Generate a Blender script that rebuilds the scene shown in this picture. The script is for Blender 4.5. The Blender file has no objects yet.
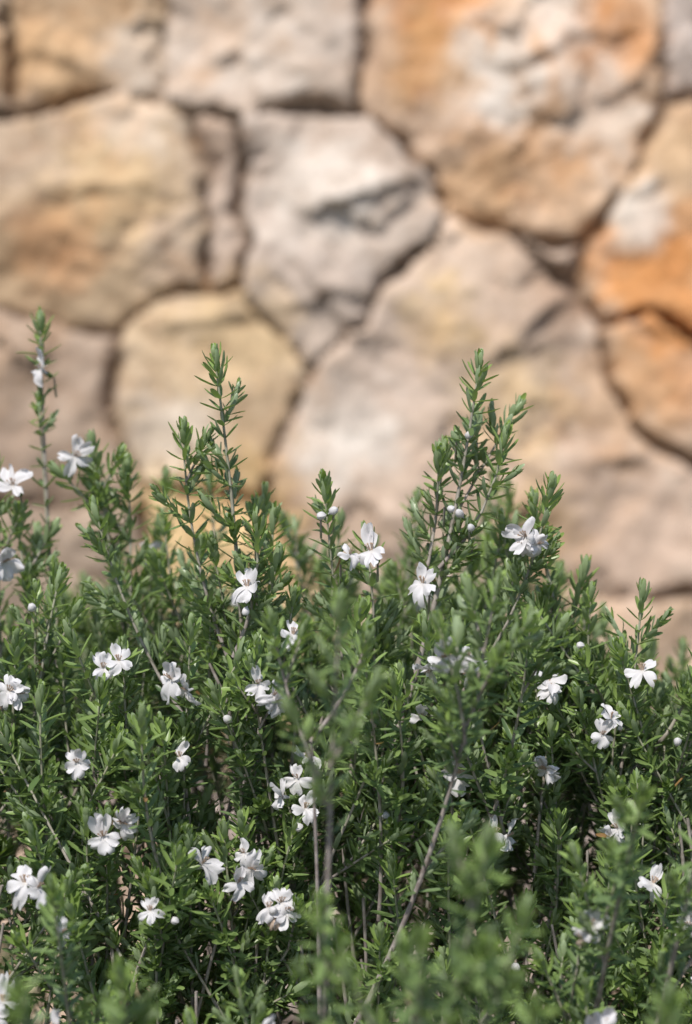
import bpy, math, numpy as np
from mathutils import Vector
rng=np.random.default_rng(7)
scene=bpy.context.scene
scene.view_settings.view_transform='Standard'
scene.view_settings.look='None'
scene.view_settings.exposure=0

# ------------------------------------------------------------------ helpers
def mesh_np(name,verts,faces,mats,smooth=True,attrs=None,midx=None):
    """verts (N,3); faces: (M,4) quads"""
    me=bpy.data.meshes.new(name)
    n=len(verts); m=len(faces)
    me.vertices.add(n); me.vertices.foreach_set('co',np.asarray(verts,np.float32).ravel())
    me.loops.add(m*4); me.loops.foreach_set('vertex_index',np.asarray(faces,np.int32).ravel())
    me.polygons.add(m)
    me.polygons.foreach_set('loop_start',np.arange(0,m*4,4,dtype=np.int32))
    me.polygons.foreach_set('loop_total',np.full(m,4,np.int32))
    if smooth: me.polygons.foreach_set('use_smooth',np.ones(m,bool))
    for k,a in (attrs or {}).items():
        at=me.color_attributes.new(k,'FLOAT_COLOR','POINT')
        c=np.ones((n,4),np.float32); c[:,:3]=a
        at.data.foreach_set('color',c.ravel())
    me.update(calc_edges=True)
    for mt in mats: me.materials.append(mt)
    ob=bpy.data.objects.new(name,me); scene.collection.objects.link(ob)
    return ob

T=np.random.default_rng(3).random((256,256))
def vnoise(x,y,s=0):
    x=x+s*17.31; y=y+s*9.77
    ix=np.floor(x).astype(int); iy=np.floor(y).astype(int)
    fx=x-ix; fy=y-iy; fx=fx*fx*(3-2*fx); fy=fy*fy*(3-2*fy)
    a=T[ix&255,iy&255]; b=T[(ix+1)&255,iy&255]; c=T[ix&255,(iy+1)&255]; d=T[(ix+1)&255,(iy+1)&255]
    return (a*(1-fx)+b*fx)*(1-fy)+(c*(1-fx)+d*fx)*fy
def fbm(x,y,o=4,s=0,g=0.5):
    r=0;a=1;t=0
    for i in range(o):
        r=r+a*vnoise(x*2**i,y*2**i,s+i*3); t+=a; a*=g
    return r/t
def sstep(a,b,x):
    t=np.clip((x-a)/(b-a),0,1); return t*t*(3-2*t)

def mat(name):
    m=bpy.data.materials.new(name); m.use_nodes=True
    nt=m.node_tree; nt.nodes.clear()
    out=nt.nodes.new('ShaderNodeOutputMaterial')
    return m,nt,out
def N(nt,t,**k):
    n=nt.nodes.new(t)
    for a,b in k.items(): setattr(n,a,b)
    return n

# ------------------------------------------------------------------ stone wall
WY=2.70            # wall face distance
U=0.001117         # one unit of the wall elevation drawing, metres
pt={1:(-80,130),2:(10,118),3:(60,103),4:(100,96),5:(165,105),6:(186,113),7:(238,116),8:(300,106),9:(356,116),
10:(364,50),11:(372,-80),12:(165,50),13:(158,-80),14:(400,140),15:(432,178),16:(450,215),17:(505,232),18:(560,248),
19:(585,242),20:(612,198),21:(642,148),22:(665,98),23:(660,40),24:(666,-80),25:(760,90),26:(760,-80),27:(576,290),
28:(600,322),29:(645,312),30:(700,345),31:(760,380),32:(205,170),33:(210,235),34:(203,287),35:(155,300),36:(118,332),
37:(60,325),38:(-80,280),39:(240,200),40:(243,282),41:(430,243),42:(385,273),43:(358,325),44:(310,370),45:(278,342),
46:(288,420),47:(262,500),48:(140,485),49:(112,400),50:(-80,500),51:(60,510),52:(605,370),53:(640,425),54:(692,470),
55:(760,500),56:(760,590),57:(692,588),58:(655,600),59:(560,588),60:(470,600),61:(330,600),62:(560,760),63:(550,680),
64:(760,760),65:(150,600),66:(140,760),67:(-80,760),68:(340,760),69:(10,-80),70:(-80,-80)}
stones=[
([69,2,3,4,5,12,13],(.51,.385,.265)),
([70,69,2,1],(.47,.365,.27)),
([13,12,5,6,7,8,9,10,11],(.53,.43,.355)),
([11,10,9,14,15,16,17,18,19,20,21,22,23,24],(.57,.41,.29)),
([24,23,22,25,26],(.48,.41,.37)),
([22,21,20,19,27,28,29,30,31,25],(.55,.395,.265)),
([1,2,3,4,5,6,32,33,34,35,36,37,38],(.48,.355,.235)),
([6,7,39,40,34,33,32],(.45,.35,.28)),
([7,8,9,14,15,16,41,42,43,44,45,40,39],(.50,.41,.345)),
([36,35,34,40,45,44,46,47,48,49],(.53,.405,.275)),
([38,37,36,49,48,51,50],(.43,.33,.255)),
([17,18,19,27],(.48,.38,.31)),
([28,29,30,31,55,54,53,52],(.53,.385,.28)),
([27,28,52,53,54,55,56,57,58,59,60,61,47,46,44,43,42,41,16,17],(.53,.415,.33)),
([58,57,56,64,62,63,59],(.53,.405,.30)),
([50,51,48,65,66,67],(.34,.265,.205)),  # lower left stone, darker than its neighbours: shade put into its colour
([48,47,61,68,66,65],(.56,.42,.26)),
([61,60,59,63,62,68],(.50,.40,.30))]
x0,x1,z0,z1=-2.6,2.6,-0.05,1.95
st=0.005
xs=np.arange(x0,x1+1e-6,st); zs=np.arange(z0,z1+1e-6,st)
X,Z=np.meshgrid(xs,zs)
u0=346+X/U; v0=512-(Z-0.75)/U
u=u0+(fbm(u0/38,v0/38,4,1)-.5)*24+(fbm(u0/9,v0/9,2,5)-.5)*8
v=v0+(fbm(u0/38,v0/38,4,2)-.5)*24+(fbm(u0/9,v0/9,2,6)-.5)*8
ids=np.full(u.shape,-1); dist=np.full(u.shape,1e9)
segs=set()
for k,(pl,c) in enumerate(stones):
    inside=np.zeros(u.shape,bool)
    for i in range(len(pl)):
        a=pt[pl[i]]; b=pt[pl[(i+1)%len(pl)]]
        segs.add((min(pl[i],pl[(i+1)%len(pl)]),max(pl[i],pl[(i+1)%len(pl)])))
        if a[1]!=b[1]:
            c1=(a[1]>v)!=(b[1]>v)
            inside^= c1 & (u<(b[0]-a[0])*(v-a[1])/(b[1]-a[1])+a[0])
    ids[inside]=k
for a,b in segs:
    ax,ay=pt[a]; bx,by=pt[b]
    dx,dy=bx-ax,by-ay
    t=np.clip(((u-ax)*dx+(v-ay)*dy)/(dx*dx+dy*dy),0,1)
    dist=np.minimum(dist,np.hypot(u-ax-t*dx,v-ay-t*dy))
# remaining courses outside the surveyed stones: irregular rubble
sd=[]
for i in range(-9,12):
    for j in range(-3,6):
        sd.append((i*235+ (j%2)*110+rng.uniform(-70,70)+60, j*230+rng.uniform(-60,60)))
sd=np.array(sd)
F1=np.full(u.shape,1e9);F2=np.full(u.shape,1e9);I1=np.zeros(u.shape,int);I2=np.zeros(u.shape,int)
for k,(a,b) in enumerate(sd):
    d=np.hypot(u-a,v-b)
    m1=d<F1; m2=(~m1)&(d<F2)
    F2=np.where(m1,F1,np.where(m2,d,F2)); I2=np.where(m1,I1,np.where(m2,k,I2))
    F1=np.where(m1,d,F1); I1=np.where(m1,k,I1)
sep=np.hypot(sd[I1,0]-sd[I2,0],sd[I1,1]-sd[I2,1])+1e-6
dv=(F2**2-F1**2)/(2*sep)
out=ids<0
dist=np.where(out,np.minimum(dist,dv),dist)
ids=np.where(out,100+I1,ids)
# heights
nid=int(ids.max())+1
r2=np.random.default_rng(11)
off=r2.uniform(-.006,.006,nid); tx=r2.uniform(-.035,.035,nid); tz=r2.uniform(-.045,.045,nid)
cu=np.zeros(nid);cv=np.zeros(nid)
for k in np.unique(ids):
    mk=ids==k; cu[k]=u[mk].mean(); cv[k]=v[mk].mean()
dm=dist*U
jn=fbm(u0/60,v0/60,3,21)
jw=0.0012+0.0048*sstep(.42,.72,jn)
h=off[ids]+tx[ids]*(u-cu[ids])*U+tz[ids]*(v-cv[ids])*U
h+=0.005*(1-np.exp(-dm/0.012))+.009*(1-np.exp(-dm/.09))
groove=1-sstep(jw*0.5,jw*1.5+.001,dm)
# chiselled facets
fs=[];
for i in range(-28,35):
    for j in range(-8,16):
        fs.append((i*80+r2.uniform(-38,38),j*80+r2.uniform(-38,38),r2.uniform(-.003,.003),r2.uniform(-.13,.13),r2.uniform(-.16,.16)))
fs=np.array(fs)
uu=u+(fbm(u0/30,v0/30,3,8)-.5)*40; vv=v+(fbm(u0/30,v0/30,3,9)-.5)*40
gi=np.floor((uu+28*80+40)/80).astype(int); gj=np.floor((vv+8*80+40)/80).astype(int)
best=np.full(u.shape,1e9); fh=np.zeros(u.shape)
for di in(-1,0,1):
    for dj in(-1,0,1):
        ii=np.clip(gi+di,0,62); jj=np.clip(gj+dj,0,23); k=ii*24+jj
        d=np.hypot(uu-fs[k,0],vv-fs[k,1]); m=d<best
        best=np.where(m,d,best)
        fh=np.where(m,fs[k,2]+fs[k,3]*(uu-fs[k,0])*U+fs[k,4]*(vv-fs[k,1])*U,fh)
h+=fh*0.85
h+=(fbm(u0/75,v0/75,5,12)-.5)*0.026+(fbm(u0/12,v0/12,3,13)-.5)*0.006
rid=np.abs(fbm(u0/70,v0/40,3,31)-.5)
h-=0.006*(1-sstep(0,.02,rid))*sstep(.5,.6,fbm(u0/90,v0/90,2,33))
# broken ledges on the stone faces: (start, end, height)
for (a,b,A_,w_) in [((345,205),(400,188),.013,26),((508,352),(548,318),.016,26),((60,205),(115,196),.008,22),((395,262),(452,238),.010,20),
                 ((150,265),(205,215),.006,28),((615,95),(650,60),.008,30),((520,60),(560,45),.008,20),((640,330),(690,350),.010,22),((300,275),(350,330),.009,24),
                 ((440,440),(520,470),.007,30),((600,470),(660,455),.005,28),((180,330),(250,315),.006,25),((30,60),(80,75),.007,22),((230,60),(300,75),.006,25),((420,90),(440,150),.006,25)]:
    dx,dy=b[0]-a[0],b[1]-a[1]; ln=math.hypot(dx,dy)
    t=np.clip(((u-a[0])*dx+(v-a[1])*dy)/ln**2,0,1); dd=np.hypot(u-a[0]-t*dx,v-a[1]-t*dy)
    sg=((u-a[0])*dy-(v-a[1])*dx)/ln
    sg=sg if dx>0 else -sg
    h+=A_*sstep(-3,4,sg)*np.exp(-(dd/w_)**2)
h=h*(1-groove)+groove*(-0.024)
Y=WY-h
# colour
pal=np.array([(.50,.38,.26),(.52,.42,.35),(.54,.40,.29),(.46,.36,.28),(.52,.40,.31),(.48,.40,.36)])
cols=np.zeros((nid,3))
for k in range(nid):
    cols[k]=stones[k][1] if k<len(stones) else pal[r2.integers(0,6)]*r2.uniform(.9,1.08)
C=cols[ids]
def blot(a,b,r,col,s,sd_):
    global C
    g=np.exp(-((u0-a)**2+(v0-b)**2)/(2*r*r))
    n=fbm(u0/22,v0/22,5,sd_,.7)
    m=(sstep(.38,.64,g*.45+n*.65-.05)*np.clip(g*2.2,0,1)*s)[...,None]
    C=C*(1-m)+np.array(col)*m
OR=(.55,.25,.09); YE=(.60,.43,.22); WH=(.66,.60,.54); GR=(.41,.34,.295)
for q in [(440,30,50,OR,.8),(570,60,50,OR,.85),(540,120,60,(.56,.34,.19),.8),(630,265,45,OR,.9),(668,300,45,OR,.9),(690,240,40,OR,.6),(655,370,35,OR,.6),(690,395,30,OR,.4),
          (440,320,35,YE,.7),(505,400,50,YE,.6),(560,350,40,GR,.5),(220,520,70,YE,.8),(540,520,40,YE,.7),(110,180,50,YE,.3),(60,240,40,OR,.35),
          (490,75,45,WH,.95),(560,20,45,WH,.7),(600,110,40,WH,.6),(330,200,50,WH,.8),(270,40,60,WH,.5),(350,435,45,WH,.9),(640,215,28,WH,.8),(180,430,40,WH,.5),
          (430,110,50,GR,.3),(300,270,50,GR,.5),(410,370,60,GR,.5),(620,520,70,(.49,.36,.28),.6),(90,60,60,(.54,.35,.20),.7),(240,340,50,YE,.4),(60,400,60,(.36,.28,.22),.6),
          (140,60,30,WH,.5),(430,60,40,(.54,.31,.14),.7),(620,30,40,OR,.6),(480,190,40,(.54,.34,.19),.7),(30,60,40,(.56,.37,.21),.6),(20,150,45,GR,.4),(180,250,35,GR,.5),(350,30,40,GR,.4),(230,170,40,GR,.4),
          (560,300,40,(.43,.33,.26),.6),(470,480,60,(.49,.37,.29),.5),(140,120,35,WH,.4),(15,460,60,(.29,.22,.17),.7),(620,400,50,(.54,.34,.19),.5),(690,150,40,(.56,.38,.22),.5)]:  # darkest brown blots, lower left: shade painted into the wall colour
    blot(*q,sd_=int(q[0])%40+40)
for i in range(40):
    a=r2.uniform(-1900,2600); b=r2.uniform(-520,1180)
    if -60<a<740 and -60<b<700: continue
    blot(a,b,r2.uniform(35,70),[OR,YE,WH,GR][r2.integers(0,4)],r2.uniform(.5,.9),i)
gm=(groove*.65)[...,None]
C=C*(1-gm)+np.array((.14,.095,.065))*gm
def pad(A): return np.pad(A,1,mode='edge')
Xp,Yp,Zp=pad(X),pad(Y),pad(Z)
Yp[0,:]=Yp[-1,:]=3.12; Yp[:,0]=Yp[:,-1]=3.12
Cp=np.stack([pad(C[...,i]) for i in range(3)],-1)
R,Cc=Xp.shape
idx=np.arange(R*Cc).reshape(R,Cc)
f=np.stack([idx[:-1,:-1],idx[:-1,1:],idx[1:,1:],idx[1:,:-1]],-1).reshape(-1,4)
f=np.vstack([f,[[idx[0,0],idx[-1,0],idx[-1,-1],idx[0,-1]]]])
m,nt,o=mat('weathered_limestone')
b=N(nt,'ShaderNodeBsdfPrincipled'); b.inputs['Roughness'].default_value=.9; b.inputs['Specular IOR Level'].default_value=.2
at=N(nt,'ShaderNodeAttribute',attribute_name='stone')
tc=N(nt,'ShaderNodeTexCoord')
def noise(sc,det=6,rough=.6,dist_=0):
    n=N(nt,'ShaderNodeTexNoise'); n.inputs['Scale'].default_value=sc; n.inputs['Detail'].default_value=det
    n.inputs['Roughness'].default_value=rough; n.inputs['Distortion'].default_value=dist_
    nt.links.new(tc.outputs['Object'],n.inputs['Vector']); return n
def ramp(src,p):
    r=N(nt,'ShaderNodeValToRGB'); nt.links.new(src,r.inputs[0])
    e=r.color_ramp.elements
    while len(e)<len(p): e.new(.5)
    for i,(q,c) in enumerate(p): e[i].position=q; e[i].color=(*c,1) if len(c)==3 else c
    return r
def mix(mode,f_,a_,b_):
    x=N(nt,'ShaderNodeMix',data_type='RGBA',blend_type=mode)
    if isinstance(f_,(int,float)): x.inputs[0].default_value=f_
    else: nt.links.new(f_,x.inputs[0])
    for s,i in((a_,6),(b_,7)):
        if isinstance(s,tuple): x.inputs[i].default_value=(*s,1)
        else: nt.links.new(s,x.inputs[i])
    return x.outputs[2]
n1=noise(7,4,.68,.6); n2=noise(22,5,.72); n3=noise(110,2,.7)
c=mix('MULTIPLY',1,at.outputs['Color'],ramp(n1.outputs[0],[(.30,(.80,.73,.67)),(.5,(1,.99,.98)),(.72,(1.2,1.2,1.2))]).outputs[0])
c=mix('MULTIPLY',1,c,ramp(n2.outputs[0],[(.30,(.64,.57,.51)),(.46,(1,1,1)),(.75,(1.15,1.15,1.15))]).outputs[0])
c=mix('MULTIPLY',.5,c,ramp(n3.outputs[0],[(.3,(.75,.72,.70)),(.55,(1.05,1.05,1.05))]).outputs[0])
n4=noise(4.5,4,.72,1.0)
c=mix('MIX',ramp(n4.outputs[0],[(.56,(0,0,0)),(.72,(.5,.5,.5))]).outputs[0],c,(.52,.30,.15))
nt.links.new(c,b.inputs['Base Color'])
bp=N(nt,'ShaderNodeBump'); bp.inputs['Strength'].default_value=.6; bp.inputs['Distance'].default_value=.005
nt.links.new(n2.outputs[0],bp.inputs['Height']); nt.links.new(bp.outputs[0],b.inputs['Normal'])
nt.links.new(b.outputs[0],o.inputs[0])
mesh_np('stone_wall',np.stack([Xp,Yp,Zp],-1).reshape(-1,3),f,[m],True,{'stone':Cp.reshape(-1,3)})

# ------------------------------------------------------------------ ground
m,nt,o=mat('soil_mulch')
b=N(nt,'ShaderNodeBsdfPrincipled'); b.inputs['Roughness'].default_value=.95
tc=N(nt,'ShaderNodeTexCoord')
n1=noise(3,5,.7); n2=noise(45,4,.7)
c=mix('MULTIPLY',1,ramp(n1.outputs[0],[(.3,(.07,.048,.03)),(.7,(.13,.10,.065))]).outputs[0],ramp(n2.outputs[0],[(.35,(.5,.5,.5)),(.65,(1.2,1.2,1.2))]).outputs[0])
nt.links.new(c,b.inputs['Base Color'])
bp=N(nt,'ShaderNodeBump'); bp.inputs['Strength'].default_value=.9; bp.inputs['Distance'].default_value=.02
nt.links.new(n2.outputs[0],bp.inputs['Height']); nt.links.new(bp.outputs[0],b.inputs['Normal']); nt.links.new(b.outputs[0],o.inputs[0])
gx=np.concatenate([[-300,-60,-15],np.arange(-4,4.01,.08),[15,60,300]]); gy=np.concatenate([[-300,-60,-12],np.arange(-3,5.01,.08),[15,60,300]])
GX,GY=np.meshgrid(gx,gy); GZ=(fbm(GX*3,GY*3,4,4)-.5)*.05*(np.abs(GX)<4.1)*(np.abs(GY-1)<4.1)
idx=np.arange(GX.size).reshape(GX.shape)
f=np.stack([idx[:-1,:-1],idx[:-1,1:],idx[1:,1:],idx[1:,:-1]],-1).reshape(-1,4)
mesh_np('ground',np.stack([GX,GY,GZ],-1).reshape(-1,3),f,[m])

# ------------------------------------------------------------------ shrub
L_o=[];L_d=[];L_n=[];L_len=[];L_w=[];L_c=[];L_t=[]
S_v=[];S_f=[];S_c=[];S_n=0
def norm(a): return a/(np.linalg.norm(a,axis=-1,keepdims=True)+1e-12)
def bez(P,t):
    t=np.asarray(t)[:,None]
    return (1-t)**2*P[0]+2*t*(1-t)*P[1]+t*t*P[2], norm(2*(1-t)*(P[1]-P[0])+2*t*(P[2]-P[1]))
def tube(P,r0,r1,seg,age,sides=5):
    global S_n
    t=np.linspace(0,1,seg+1); p,T_=bez(P,t)
    ref=np.array([.3,.9,.2]); A=norm(np.cross(T_,ref)); B=np.cross(T_,A)
    ang=np.arange(sides)/sides*2*np.pi
    r=(r0+(r1-r0)*t)*(1+rng.uniform(-.12,.12,seg+1))
    vv_=p[:,None]+r[:,None,None]*(np.cos(ang)[None,:,None]*A[:,None]+np.sin(ang)[None,:,None]*B[:,None])
    S_v.append(vv_.reshape(-1,3))
    i=np.arange(seg)[:,None]*sides; j=np.arange(sides)[None]; j2=(j+1)%sides
    S_f.append((np.stack([i+j,i+j2,i+sides+j2,i+sides+j],-1).reshape(-1,4))+S_n)
    cc=np.zeros(((seg+1)*sides,3)); cc[:,0]=np.repeat(t**1.5*(1-age),sides); cc[:,1]=rng.random()
    S_c.append(cc); S_n+=(seg+1)*sides
def leaves(P,L,leafy,inode,ll,young=1.0,per=4,spread=66,lw=.0036):
    s=[.0003];stp=.0013
    while s[-1]<leafy*L and len(s)<80:
        s.append(s[-1]+stp*rng.uniform(.85,1.15)); stp=min(stp*1.30,inode)
    s=np.array(s); s=s[s<L*.985]
    if len(s)==0: return s
    p,T_=bez(P,1-s/L)
    ref=norm(np.array([.23,.31,.92])+rng.normal(0,.3,3)); A=norm(np.cross(T_,ref)); B=np.cross(T_,A)
    k=np.arange(len(s))
    ang=(k[:,None]*(np.pi/per)+np.arange(per)[None]*2*np.pi/per+rng.normal(0,.20,(len(s),per))+k[:,None]*.12)
    Rv=np.cos(ang)[...,None]*A[:,None]+np.sin(ang)[...,None]*B[:,None]
    a=np.radians(18+(spread-18)*sstep(-.006,.026,s)[:,None]+rng.normal(0,11,(len(s),per)))
    Tt=T_[:,None]
    d=np.cos(a)[...,None]*Tt+np.sin(a)[...,None]*Rv
    nn=np.sin(a)[...,None]*Tt-np.cos(a)[...,None]*Rv
    le=ll*(.45+.55*sstep(-.003,.011,s))[:,None]*rng.uniform(.70,1.15,(len(s),per))
    keep=rng.random((len(s),per))<1-.42*sstep(.05,.12,s)[:,None]
    pp=np.broadcast_to(p[:,None],d.shape)
    L_o.append(pp[keep]);L_d.append(d[keep]);L_n.append(nn[keep]);L_len.append(le[keep])
    L_w.append((lw*rng.uniform(.75,1.2,le.shape)*(.55+.45*le/ll))[keep])
    L_c.append((.08+rng.normal(0,.18,le.shape)+.25*np.exp(-s/.015)[:,None])[keep])
    ti=np.zeros(le.shape+(3,)); ti[...,0]=young*np.exp(-s/.024)[:,None]; ti[...,1]=rng.random(le.shape)*.60+rng.random()*.40
    ti[...,2]=(rng.random(le.shape)<.006*(s[:,None]>.05))
    L_t.append(ti[keep])
    return s
def shoot(base,tip,leafy=.9,bow=None,inode=.0088,ll=.0150,r0=.0014,side=.35,tuft=.5,young=1.,lw=.0036,depth=0,age=.3,tl_=(.008,.020)):
    base=np.array(base,float);tip=np.array(tip,float)
    L=np.linalg.norm(tip-base)
    mid=(base+tip)/2+(rng.normal(0,.05,3)*L if bow is None else np.array(bow))
    if depth==0: mid[2]-=.03*L
    P=np.array([base,mid,tip])
    tube(P,r0,.0006,max(4,int(L/.02)),age)
    s=leaves(P,L,leafy,inode,ll,young,lw=lw,per=4 if rng.random()<.6 else 3)
    if depth<2 and len(s):
        for q in s[s>.018]:
            r=rng.random()
            if r<tuft*(.30 if depth else .45):   # short axillary tuft
                p,T_=bez(P,[1-q/L]); p=p[0];T_=T_[0]
                R_=norm(np.cross(T_,rng.normal(0,1,3)))
                l2=min(rng.uniform(*tl_),q*.7); d=norm(T_*.8+R_*.85)
                P2=np.array([p,p+d*l2*.5,p+d*l2+T_*l2*.25])
                leaves(P2,l2*1.1,.9,.0046,ll*.78,young*.7,per=3,spread=55,lw=lw*.85)
            elif r>1-side*.18 and q>.03:
                p,T_=bez(P,[1-q/L]); p=p[0];T_=T_[0]
                R_=norm(np.cross(T_,rng.normal(0,1,3)))
                l2=min(q*.8,rng.uniform(.025,.075)); d=norm(T_+R_*rng.uniform(.6,1.0))
                e=p+d*l2+np.array([0,0,l2*.25])
                shoot(p,e,.95,(0,0,0),inode*.85,ll*.92,.001,side*.5,tuft*.6,young,lw,depth+1,age*.5)
    return P

def frontY(x,z): return 1.42+.10*np.clip((z-.40)/.30,-1.2,1)+.03*np.sin(x*9+1)
def topH(x,y):
    h=.680-.050*sstep(.10,.20,x)-.06*sstep(.26,.6,np.abs(x))
    return h+.018*math.sin(x*23+y*6+.6)-.35*max(0,y-1.95)-.25*max(0,1.50-y)
HB=dict(tuft=1.0,tl_=(.012,.026),ll=.0165,lw=.0037)
# leading shoots of the shrub: (base x,y,z, tip x,y,z, options) metres
H=[
((-.064,1.53,.56),(-.081,1.49,.845),dict(bow=(.012,0,0),r0=.0021,side=.5,**HB)),
((-.075,1.52,.66),(-.101,1.50,.800),dict(bow=(-.012,0,0),r0=.0014,side=.2,**HB)),
((-.070,1.50,.66),(-.055,1.48,.742),dict(bow=(.012,0,0),**HB)),
((-.060,1.51,.64),(-.042,1.49,.722),dict(**HB)),
((.022,1.53,.58),(.083,1.50,.843),dict(bow=(.010,0,-.012),r0=.0026,side=.5,leafy=.8,age=.6,**HB)),
((.058,1.51,.715),(.099,1.50,.798),dict(bow=(.012,0,-.01),side=.1,**HB)),
((.068,1.52,.63),(.126,1.49,.766),dict(bow=(.016,0,-.01),side=.2,**HB)),
((.048,1.52,.70),(.062,1.53,.790),dict(side=.1,**HB)),
((.006,1.53,.58),(-.014,1.50,.768),dict(bow=(0,0,0),side=.3,**HB)),
((.015,1.53,.60),(.012,1.51,.735),dict(**HB)),
((-.190,1.63,.58),(-.205,1.62,.879),dict(bow=(-.004,0,0),leafy=.14,r0=.0024,age=.8)),
((-.190,1.63,.58),(-.206,1.62,.825),dict(bow=(0,0,0),inode=.013,leafy=.9,ll=.012,tuft=.7)),
((-.140,1.62,.60),(-.168,1.60,.795),dict(bow=(.004,0,0),side=.6,**HB)),
((-.150,1.62,.62),(-.146,1.61,.782),dict(**HB)),
((-.195,1.60,.60),(-.218,1.60,.750),dict()),
((-.230,1.62,.60),(-.232,1.60,.785),dict()),
((-.095,1.53,.61),(-.158,1.52,.752),dict(bow=(-.010,0,-.01),**HB)),
((-.110,1.60,.63),(-.121,1.60,.745),dict()),
((.165,1.51,.55),(.184,1.50,.700),dict(bow=(.003,0,0),**HB)),
((.130,1.56,.56),(.153,1.55,.714),dict(**HB)),
((.172,1.52,.58),(.222,1.50,.660),dict(bow=(.01,0,-.01),r0=.002,**HB)),
((.040,1.70,.62),(.050,1.70,.760),dict()),
((-.020,1.72,.62),(-.045,1.72,.745),dict()),
((.085,1.66,.60),(.098,1.66,.735),dict()),
((-.012,1.30,.42),(-.003,1.22,.704),dict(bow=(-.004,0,0),r0=.0022,side=0,leafy=.40,age=.9,tuft=.7,ll=.0145)),
((-.009,1.23,.62),(.015,1.22,.665),dict(r0=.0011)),
((-.010,1.23,.60),(-.028,1.22,.650),dict(r0=.0011)),
((-.016,1.44,.40),(-.020,1.37,.625),dict(r0=.0022,leafy=0.02,age=1,bow=(.004,0,0),side=0)),
((-.020,1.37,.61),(-.042,1.36,.690),dict(r0=.0015,leafy=.5,age=.9)),
((-.020,1.37,.62),(.012,1.36,.680),dict(r0=.0014,leafy=.55,age=.9)),
((-.005,1.46,.42),(.084,1.34,.712),dict(bow=(.020,0,-.012),r0=.0022,leafy=.60,tuft=.9,age=.9)),
((.066,1.34,.63),(.100,1.32,.690),dict(r0=.0011)),
((.066,1.34,.62),(.050,1.32,.690),dict(r0=.0011)),
((.020,1.25,.40),(.068,1.15,.594),dict(bow=(.006,0,-.01),r0=.0020,leafy=.6,**HB)),
((.045,1.20,.45),(.085,1.15,.560),dict()),
((.010,1.22,.38),(.034,1.10,.556),dict(r0=.0018,leafy=.6)),
((-.010,1.27,.38),(-.012,1.17,.560),dict(r0=.0018,leafy=.7)),
((.140,1.38,.45),(.155,1.26,.603),dict(r0=.0018,leafy=.7,**HB)),
((.172,1.36,.45),(.190,1.28,.590),dict(r0=.0018)),
((-.105,1.32,.38),(-.112,1.20,.520),dict(r0=.0018,**HB)),
((-.150,1.38,.40),(-.158,1.30,.548),dict(r0=.0018)),
((-.170,1.50,.48),(-.182,1.44,.640),dict(**HB)),
((-.100,1.46,.50),(-.118,1.40,.632),dict(**HB)),
((.085,1.48,.55),(.108,1.41,.688),dict(**HB)),
((.030,1.48,.55),(.028,1.42,.650),dict(**HB)),
((.120,1.22,.38),(.126,1.14,.500),dict()),
((.020,1.48,.50),(.010,1.42,.668),dict(**HB)),
((-.060,1.25,.36),(-.075,1.14,.490),dict()),
((.155,1.22,.38),(.150,1.12,.525),dict()),
((-.145,1.22,.36),(-.152,1.12,.530),dict()),
((.060,1.20,.38),(.085,1.08,.530),dict()),
((.000,1.20,.36),(-.012,1.10,.510),dict()),
((-.100,1.20,.36),(-.100,1.12,.488),dict()),
]
for b_,t_,k in H: shoot(b_,t_,**k)
for i in range(44):
    x=rng.uniform(-.26,.12); y=rng.uniform(1.50,1.80)
    z=topH(x,y)+rng.uniform(.0,.085)
    shoot((x+rng.normal(0,.02),y+.02,z-.15),(x,y,z),side=.15,**(HB if rng.random()<.4 else {}))
for i in range(14):
    x=rng.uniform(.14,.27); y=rng.uniform(1.50,1.80); z=topH(x,y)+rng.uniform(.0,.04)
    shoot((x+rng.normal(0,.02),y+.02,z-.15),(x,y,z),side=.15)
for i in range(36):     # shoots that stand proud of the front face
    x=rng.uniform(-.25,.25); z=rng.uniform(.42,.66); y=float(frontY(x,z))-rng.uniform(.02,.06)
    shoot((x-rng.normal(0,.03),y+.08,z-.15),(x,y,z),side=.15,**HB)

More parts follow.
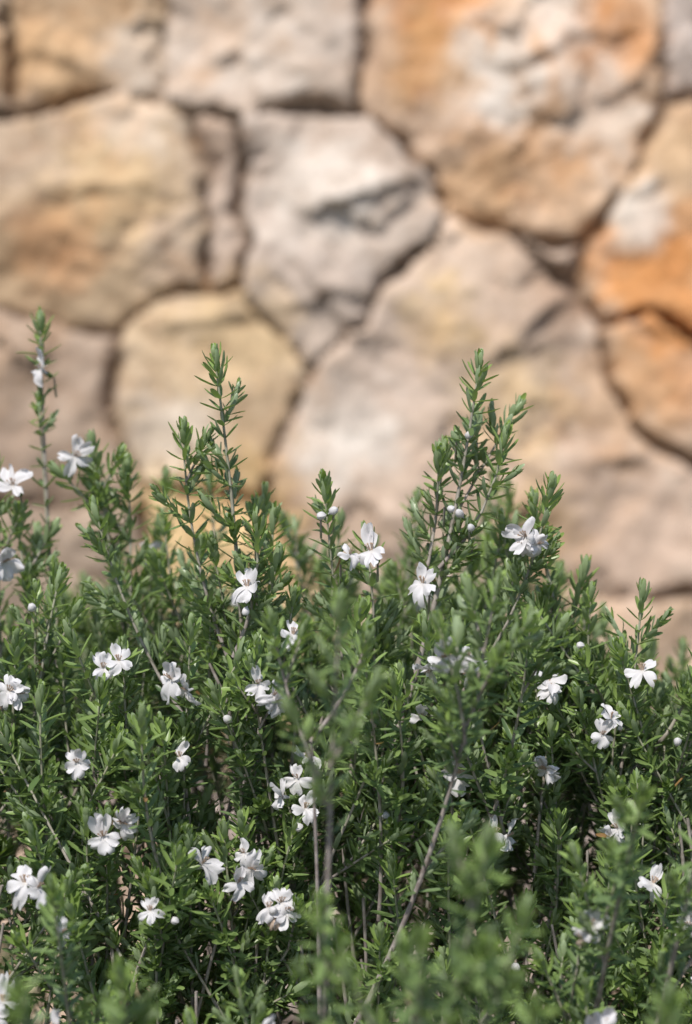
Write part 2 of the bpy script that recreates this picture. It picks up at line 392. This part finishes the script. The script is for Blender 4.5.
# flowering positions: x, z, kind, depth (None = on the shrub's front face)
FL=[(-.060,.703,'o',1.475),(.016,.725,'o',1.48),(.002,.723,'s',1.48),(.047,.705,'o',1.48),(.111,.734,'o',1.48),(.118,.730,'s',1.48),(.058,.663,'o',1.44),(.073,.664,'s',1.44),
(.179,.653,'o',1.46),(-.104,.649,'o',1.45),(-.095,.643,'s',1.45),(-.137,.659,'s',1.46),(-.147,.655,'s',1.46),(-.044,.640,'o',1.44),(-.053,.646,'s',1.45),
(-.033,.674,'s',1.48),(-.217,.766,'o',1.58),(-.179,.786,'o',1.59),(-.202,.844,'s',1.61),(-.222,.717,'o',1.56),(-.207,.640,'o',1.48),(-.187,.533,'o',None),
(-.143,.558,'o',None),(-.132,.566,'s',None),(-.100,.602,'s',None),(-.056,.537,'o',None),(-.064,.529,'s',None),(-.086,.540,'o',None),(-.038,.578,'s',None),(-.029,.588,'s',None),
(.023,.566,'b',None),(.030,.570,'b',None),(.123,.593,'s',None),(.126,.640,'s',None),(.133,.516,'d',1.34),(.136,.520,'s',1.34),(.139,.462,'o',1.33),(.204,.504,'o',None),(.212,.475,'s',None),(.182,.528,'s',None),
(-.042,.508,'d',None),(-.036,.512,'s',None),(-.046,.514,'s',None),(-.044,.458,'o',1.34),(-.056,.455,'s',1.34),(-.160,.463,'s',1.34),(-.140,.448,'s',1.31),(.068,.590,'o',None),(.046,.624,'s',None),(-.135,.720,'s',1.66),
(.077,.739,'b',1.49),(.071,.748,'b',1.49),(.145,.668,'b',1.49),(.164,.559,'s',None),(-.014,.748,'b',1.485),(-.009,.750,'b',1.485),(.036,.500,'d',1.22),(.064,.752,'b',1.49),(.075,.797,'b',1.50),
(-.025,.570,'s',None),(-.165,.505,'s',None),(-.07,.625,'b',1.45),(-.195,.69,'b',1.5),(-.10,.51,'b',None),(.09,.555,'s',None),(.20,.61,'b',None),(.06,.46,'s',1.32),(-.20,.46,'s',None),(.10,.48,'b',None),
(-.115,.515,'s',None),(.155,.615,'s',1.46),(.005,.62,'b',1.44),(-.16,.60,'s',1.44)]
for i in range(70):   # flowers round the parts of the shrub outside this stretch
    x=rng.choice([-1,1])*rng.uniform(.26,.62); z=rng.uniform(.25,.60); FL.append((x,z,'o' if rng.random()<.5 else 's',None))
for i in range(4):
    x=rng.uniform(-.22,.10); yy=rng.uniform(1.65,1.95); FL.append((x,topH(x,yy)+.005,'s',yy))

# flower geometry
F_v=[];F_f=[];F_c=[];F_n=0
def grid_add(V,col):
    global F_n
    a,b_=V.shape[:2]
    idx=np.arange(a*b_).reshape(a,b_)
    F_v.append(V.reshape(-1,3)); F_f.append(np.stack([idx[:-1,:-1],idx[:-1,1:],idx[1:,1:],idx[1:,:-1]],-1).reshape(-1,4)+F_n)
    c=np.zeros((a*b_,3)); c[:]=np.asarray(col).reshape(-1,3) if np.ndim(col)>1 else col
    F_c.append(c); F_n+=a*b_
def flower(pos,axis,kind):
    axis=norm(np.array(axis,float)); up=np.array([0,0,1.]); sx=norm(np.cross(up,axis)); sy=np.cross(axis,sx)
    roll=rng.normal(0,.3); cx,sxx=math.cos(roll),math.sin(roll)
    A=sx*cx+sy*sxx; B=-sx*sxx+sy*cx
    M=np.stack([A,B,axis])
    sc={'o':1.0,'s':.80,'b':.5,'d':.6}[kind]*rng.uniform(.9,1.12)
    tr=lambda V:(V*sc)@M+pos
    dead=.75 if kind=='d' else 0.
    ang=np.linspace(0,2*np.pi,9)
    for (zz,rr,g) in (([-.009,-.005,-.001,.0015],[.0008,.0010,.0016,.0026],0.),([-.0105,-.0095,-.007,-.0045],[.0006,.0019,.0021,.0024],1.)):
        V=np.stack([np.array(rr)[:,None]*np.cos(ang),np.array(rr)[:,None]*np.sin(ang),np.array(zz)[:,None]+0*ang],-1)
        grid_add(tr(V),(dead,g,0))
    if kind=='b':
        th=np.linspace(0,np.pi,7); V=np.stack([.0052*np.sin(th)[:,None]*np.cos(ang)*(1+.12*np.cos(3*ang)),.0052*np.sin(th)[:,None]*np.sin(ang),(.004-.0065*np.cos(th))[:,None]+0*ang],-1)
        grid_add(tr(V),(0,0,.35)); return
    # upper lip: two long lobes side by side; lower lip: three splayed, notched lobes
    pet=[(90-20,.0130,.0043,.10),(90+20,.0130,.0043,.10),(90-112,.0112,.0040,.6),(90+112,.0112,.0040,.6),(270,.0125,.0046,.8)]
    for (a_,l,w,bd) in pet:
        if rng.random()<.06: continue
        a_=math.radians(a_+rng.normal(0,10)); l*=rng.uniform(.82,1.15); w*=rng.uniform(.8,1.15); bd=bd+rng.normal(0,.5)+dead*1.2
        s=np.linspace(0,1,9)[:,None]; q=np.linspace(-1,1,7)[None]
        wid=w*(.36+.64*sstep(0,.65,s))
        wid=wid*np.sqrt(np.clip(1-np.clip((s-.80)/.22,0,1)**2,0,1)*.75+.25)
        rad=l*s*(1-.10*np.abs(q)**2*s)-l*.22*np.exp(-(q/.30)**2)*sstep(.6,1,s)
        curlp=rng.normal(0,.25)
        lat=wid*q+curlp*l*s*s*.6
        wav=.0018*np.sin(q*rng.uniform(2,5)+rng.uniform(0,6)+s*4)*s
        zz=.0014+l*(.35*s-bd*.65*s*s)+wav+.0018*(q**2)*s*rng.choice([-1,1])
        V=np.stack([rad*math.cos(a_)-lat*math.sin(a_),rad*math.sin(a_)+lat*math.cos(a_),zz+0*q],-1)
        col=np.zeros(V.shape); col[...,0]=dead; col[...,2]=np.exp(-s/.22)+0*q
        grid_add(tr(V),col.reshape(-1,3))
    for k in range(4):
        a_=math.radians(50+k*27+rng.normal(0,6)); e=np.array([.0035*math.cos(a_),.0035*math.sin(a_),.0055])
        aa=np.linspace(0,2*np.pi,5); V=np.stack([np.stack([.00035*np.cos(aa)+e[0]*t_,.00035*np.sin(aa)+e[1]*t_,e[2]*t_+0*aa],-1) for t_ in(0,.5,.85)]+
              [np.stack([.0007*np.cos(aa)+e[0],.0007*np.sin(aa)+e[1],e[2]+0*aa],-1)])
        grid_add(tr(V),(0.75,0,0.6))
for (x,z,kind,y) in FL:
    if y is None: y=float(frontY(x,z))-.038
    ax=norm(np.array([rng.normal(0,.60),-1,rng.uniform(-.3,1.0)]))
    p=np.array([x,y,z])
    root=p-ax*.0105
    flower(p,ax,kind)
    if kind in'os' and rng.random()<.5:
        a2=norm(ax+rng.normal(0,.8,3)*np.array([1,.3,1])); flower(root+a2*.011+np.array([0,0,.002]),a2,'s' if rng.random()<.6 else 'b')
    if not (y<1.62 and z>.70):
        hgt=rng.uniform(.012,.035); lean=rng.normal(0,.016)
        shoot(root-np.array([lean*2,-.05,.12]),root+np.array([lean,.004,hgt]),.8,bow=(0,0,0),tuft=.6)
    else:
        tube(np.array([root,root+np.array([0,.005,-.006]),root+np.array([0,.012,-.012])]),.0007,.0009,3,.2,4)

# body of the shrub
def body(n,kind):
    for i in range(n):
        x=rng.uniform(-.62,.62)
        if abs(x)>.30 and rng.random()<.5: continue
        if kind=='front':
            z=.70-.55*rng.random()**1.1
            z=min(z,topH(x,1.55)); y=float(frontY(x,z))+rng.uniform(-.015,.09)
            lean=np.array([rng.normal(0,.30),-.30+rng.normal(0,.25),1.0])
        elif kind=='core':
            z=rng.uniform(.20,.60); y=float(frontY(x,z))+rng.uniform(.09,.30); lean=np.array([rng.normal(0,.5),-.3+rng.normal(0,.4),1.0])
        elif kind=='top':
            y=rng.uniform(1.50,2.05); z=topH(x,y)-rng.random()**1.3*.085+(.03 if rng.random()<.12 else 0)
            lean=np.array([rng.normal(0,.26),rng.normal(0,.28)+(y-1.8)*.4,1.0])
        elif kind=='back':
            z=rng.uniform(.15,.58); y=2.06+rng.uniform(-.08,.04); lean=np.array([rng.normal(0,.25),.4,1.0])
        else:
            s=rng.choice([-1,1]); x=s*rng.uniform(.58,.68); y=rng.uniform(1.5,2.05); z=rng.uniform(.12,.6); lean=np.array([s*.4,rng.normal(0,.2),1.0])
        edge=max(0,abs(x)-.45); lean[0]+=np.sign(x)*edge*1.5
        L=rng.uniform(.09,.17); d=norm(lean); tip=np.array([x,y,z])
        fr=abs(x)<.30 and kind in('front','top')
        shoot(tip-d*L,tip,.95,None,.0092 if fr else .0115,rng.uniform(.0125,.0170),.0013,.30 if fr else .12,.50 if fr else .2,rng.uniform(.3,1.2))
body(700,'front'); body(400,'core'); body(460,'top'); body(100,'back'); body(70,'sides')
# woody framework from the ground
for i in range(100):
    x=rng.uniform(-.6,.6); y=rng.uniform(1.55,2.0); bx=round(x*2)/2*.8+rng.normal(0,.04)
    tube(np.array([[bx,1.8+rng.normal(0,.05),-.02],[bx*.6+x*.4,1.8,.25],[x,y-.05,topH(x,y)-.10]]),.006,.0018,14,.95,6)
for i in range(90):
    x=rng.uniform(-.35,.35); z=rng.uniform(.36,.66); y=float(frontY(x,z))-.002
    tube(np.array([[x+rng.normal(0,.05),y+.10,z-.26],[x+rng.normal(0,.02),y+.02,z-.1],[x,y,z]]),.0022,.0010,10,.9,6)

# leaf mesh
O=np.concatenate(L_o);Dd=np.concatenate(L_d);Nn=np.concatenate(L_n);LL=np.concatenate(L_len);W=np.concatenate(L_w);Cu=np.concatenate(L_c);Ti=np.concatenate(L_t)
Bv=np.cross(Dd,Nn)
st_=np.array([0,.30,.70,.93,1.0]); wp=np.array([.34,.90,1.0,.60,.10])
V=np.zeros((len(O),5,3,3),np.float32)
for i,(s,w) in enumerate(zip(st_,wp)):
    c_=O+Dd*(LL*s)[:,None]+Nn*(LL*Cu*s*s)[:,None]
    wh=(W*.5*w)[:,None]
    V[:,i,0]=c_-Bv*wh+Nn*wh*.16; V[:,i,2]=c_+Bv*wh+Nn*wh*.16; V[:,i,1]=c_-Nn*wh*.30
b0=np.arange(len(O))[:,None]*15
q=np.array([[i*3+j,i*3+j+1,i*3+3+j+1,i*3+3+j] for i in range(4) for j in range(2)])
F=(b0[:,:,None]+q[None]).reshape(-1,4)
m,nt,o=mat('leaf_green')
tc=N(nt,'ShaderNodeTexCoord')
at=N(nt,'ShaderNodeAttribute',attribute_name='leaf'); sp=N(nt,'ShaderNodeSeparateColor'); nt.links.new(at.outputs['Color'],sp.inputs[0])
old=mix('MIX',sp.outputs[1],(.062,.115,.042),(.180,.260,.112))
c=mix('MIX',sp.outputs[0],old,(.29,.41,.11))
c=mix('MIX',sp.outputs[2],c,(.33,.20,.09))
geo=N(nt,'ShaderNodeNewGeometry')
under=mix('MIX',.60,c,(.30,.36,.26))
c2=mix('MIX',geo.outputs['Backfacing'],c,under)
b=N(nt,'ShaderNodeBsdfPrincipled'); b.inputs['Roughness'].default_value=.38; b.inputs['Specular IOR Level'].default_value=.6
nt.links.new(c2,b.inputs['Base Color'])
tl=N(nt,'ShaderNodeBsdfTranslucent'); nt.links.new(mix('MULTIPLY',1,c,(1.6,1.7,.85)),tl.inputs[0])
mx=N(nt,'ShaderNodeMixShader'); mx.inputs[0].default_value=.22
nt.links.new(b.outputs[0],mx.inputs[1]); nt.links.new(tl.outputs[0],mx.inputs[2]); nt.links.new(mx.outputs[0],o.inputs[0])
leafob=mesh_np('leaves',V.reshape(-1,3),F,[m],True,{'leaf':np.repeat(Ti,15,axis=0)})
m,nt,o=mat('stem_bark')
tc=N(nt,'ShaderNodeTexCoord')
at=N(nt,'ShaderNodeAttribute',attribute_name='stem'); sp=N(nt,'ShaderNodeSeparateColor'); nt.links.new(at.outputs['Color'],sp.inputs[0])
n1=noise(160,3,.6)
wood=ramp(n1.outputs[0],[(.35,(.21,.17,.16)),(.65,(.42,.37,.35))]).outputs[0]
c=mix('MIX',sp.outputs[0],wood,(.30,.33,.20))
b=N(nt,'ShaderNodeBsdfPrincipled'); b.inputs['Roughness'].default_value=.75
nt.links.new(c,b.inputs['Base Color']); nt.links.new(b.outputs[0],o.inputs[0])
stemob=mesh_np('stems',np.concatenate(S_v),np.concatenate(S_f),[m],True,{'stem':np.concatenate(S_c)})
m,nt,o=mat('flower_petal')
tc=N(nt,'ShaderNodeTexCoord')
at=N(nt,'ShaderNodeAttribute',attribute_name='fl'); sp=N(nt,'ShaderNodeSeparateColor'); nt.links.new(at.outputs['Color'],sp.inputs[0])
c=mix('MIX',sp.outputs[2],(.74,.73,.76),(.66,.64,.62))
c=mix('MIX',sp.outputs[0],c,(.55,.38,.25))
c=mix('MIX',sp.outputs[1],c,(.18,.27,.09))
b=N(nt,'ShaderNodeBsdfPrincipled'); b.inputs['Roughness'].default_value=.6
nt.links.new(c,b.inputs['Base Color'])
tl=N(nt,'ShaderNodeBsdfTranslucent'); nt.links.new(c,tl.inputs[0])
mx=N(nt,'ShaderNodeMixShader'); mx.inputs[0].default_value=.3
nt.links.new(b.outputs[0],mx.inputs[1]); nt.links.new(tl.outputs[0],mx.inputs[2]); nt.links.new(mx.outputs[0],o.inputs[0])
flob=mesh_np('flowers',np.concatenate(F_v),np.concatenate(F_f),[m],True,{'fl':np.concatenate(F_c)})
shrub=bpy.data.objects.new('coastal_rosemary_shrub',None); scene.collection.objects.link(shrub)
for ob in (leafob,stemob,flob): ob.parent=shrub

# ------------------------------------------------------------------ light
el,az=math.radians(49),math.radians(200)   # sun behind the viewer, a little to the left
w=bpy.data.worlds.new('World'); scene.world=w; w.use_nodes=True
nt=w.node_tree; bg=nt.nodes['Background']; sk=nt.nodes.new('ShaderNodeTexSky'); sk.sky_type='NISHITA'; sk.sun_disc=False
sk.sun_elevation=el; sk.sun_rotation=az; nt.links.new(sk.outputs[0],bg.inputs[0]); bg.inputs[1].default_value=.14
sl=bpy.data.lights.new('sun','SUN'); sl.energy=4.5; sl.angle=math.radians(1.5); sl.color=(1,.94,.86)
so=bpy.data.objects.new('sun',sl); scene.collection.objects.link(so)
d=Vector((math.sin(az)*math.cos(el),math.cos(az)*math.cos(el),math.sin(el)))
so.rotation_euler=(-d).to_track_quat('-Z','Y').to_euler(); so.location=d*10

cam=bpy.data.cameras.new('camera'); co=bpy.data.objects.new('camera',cam); scene.collection.objects.link(co)
co.location=(0,0,.75); co.rotation_euler=(math.radians(90),0,0)
cam.sensor_fit='VERTICAL'; cam.sensor_height=36; cam.sensor_width=24.33; cam.lens=85; cam.clip_end=1000
cam.dof.use_dof=True; cam.dof.focus_distance=1.470; cam.dof.aperture_fstop=3.7
scene.camera=co
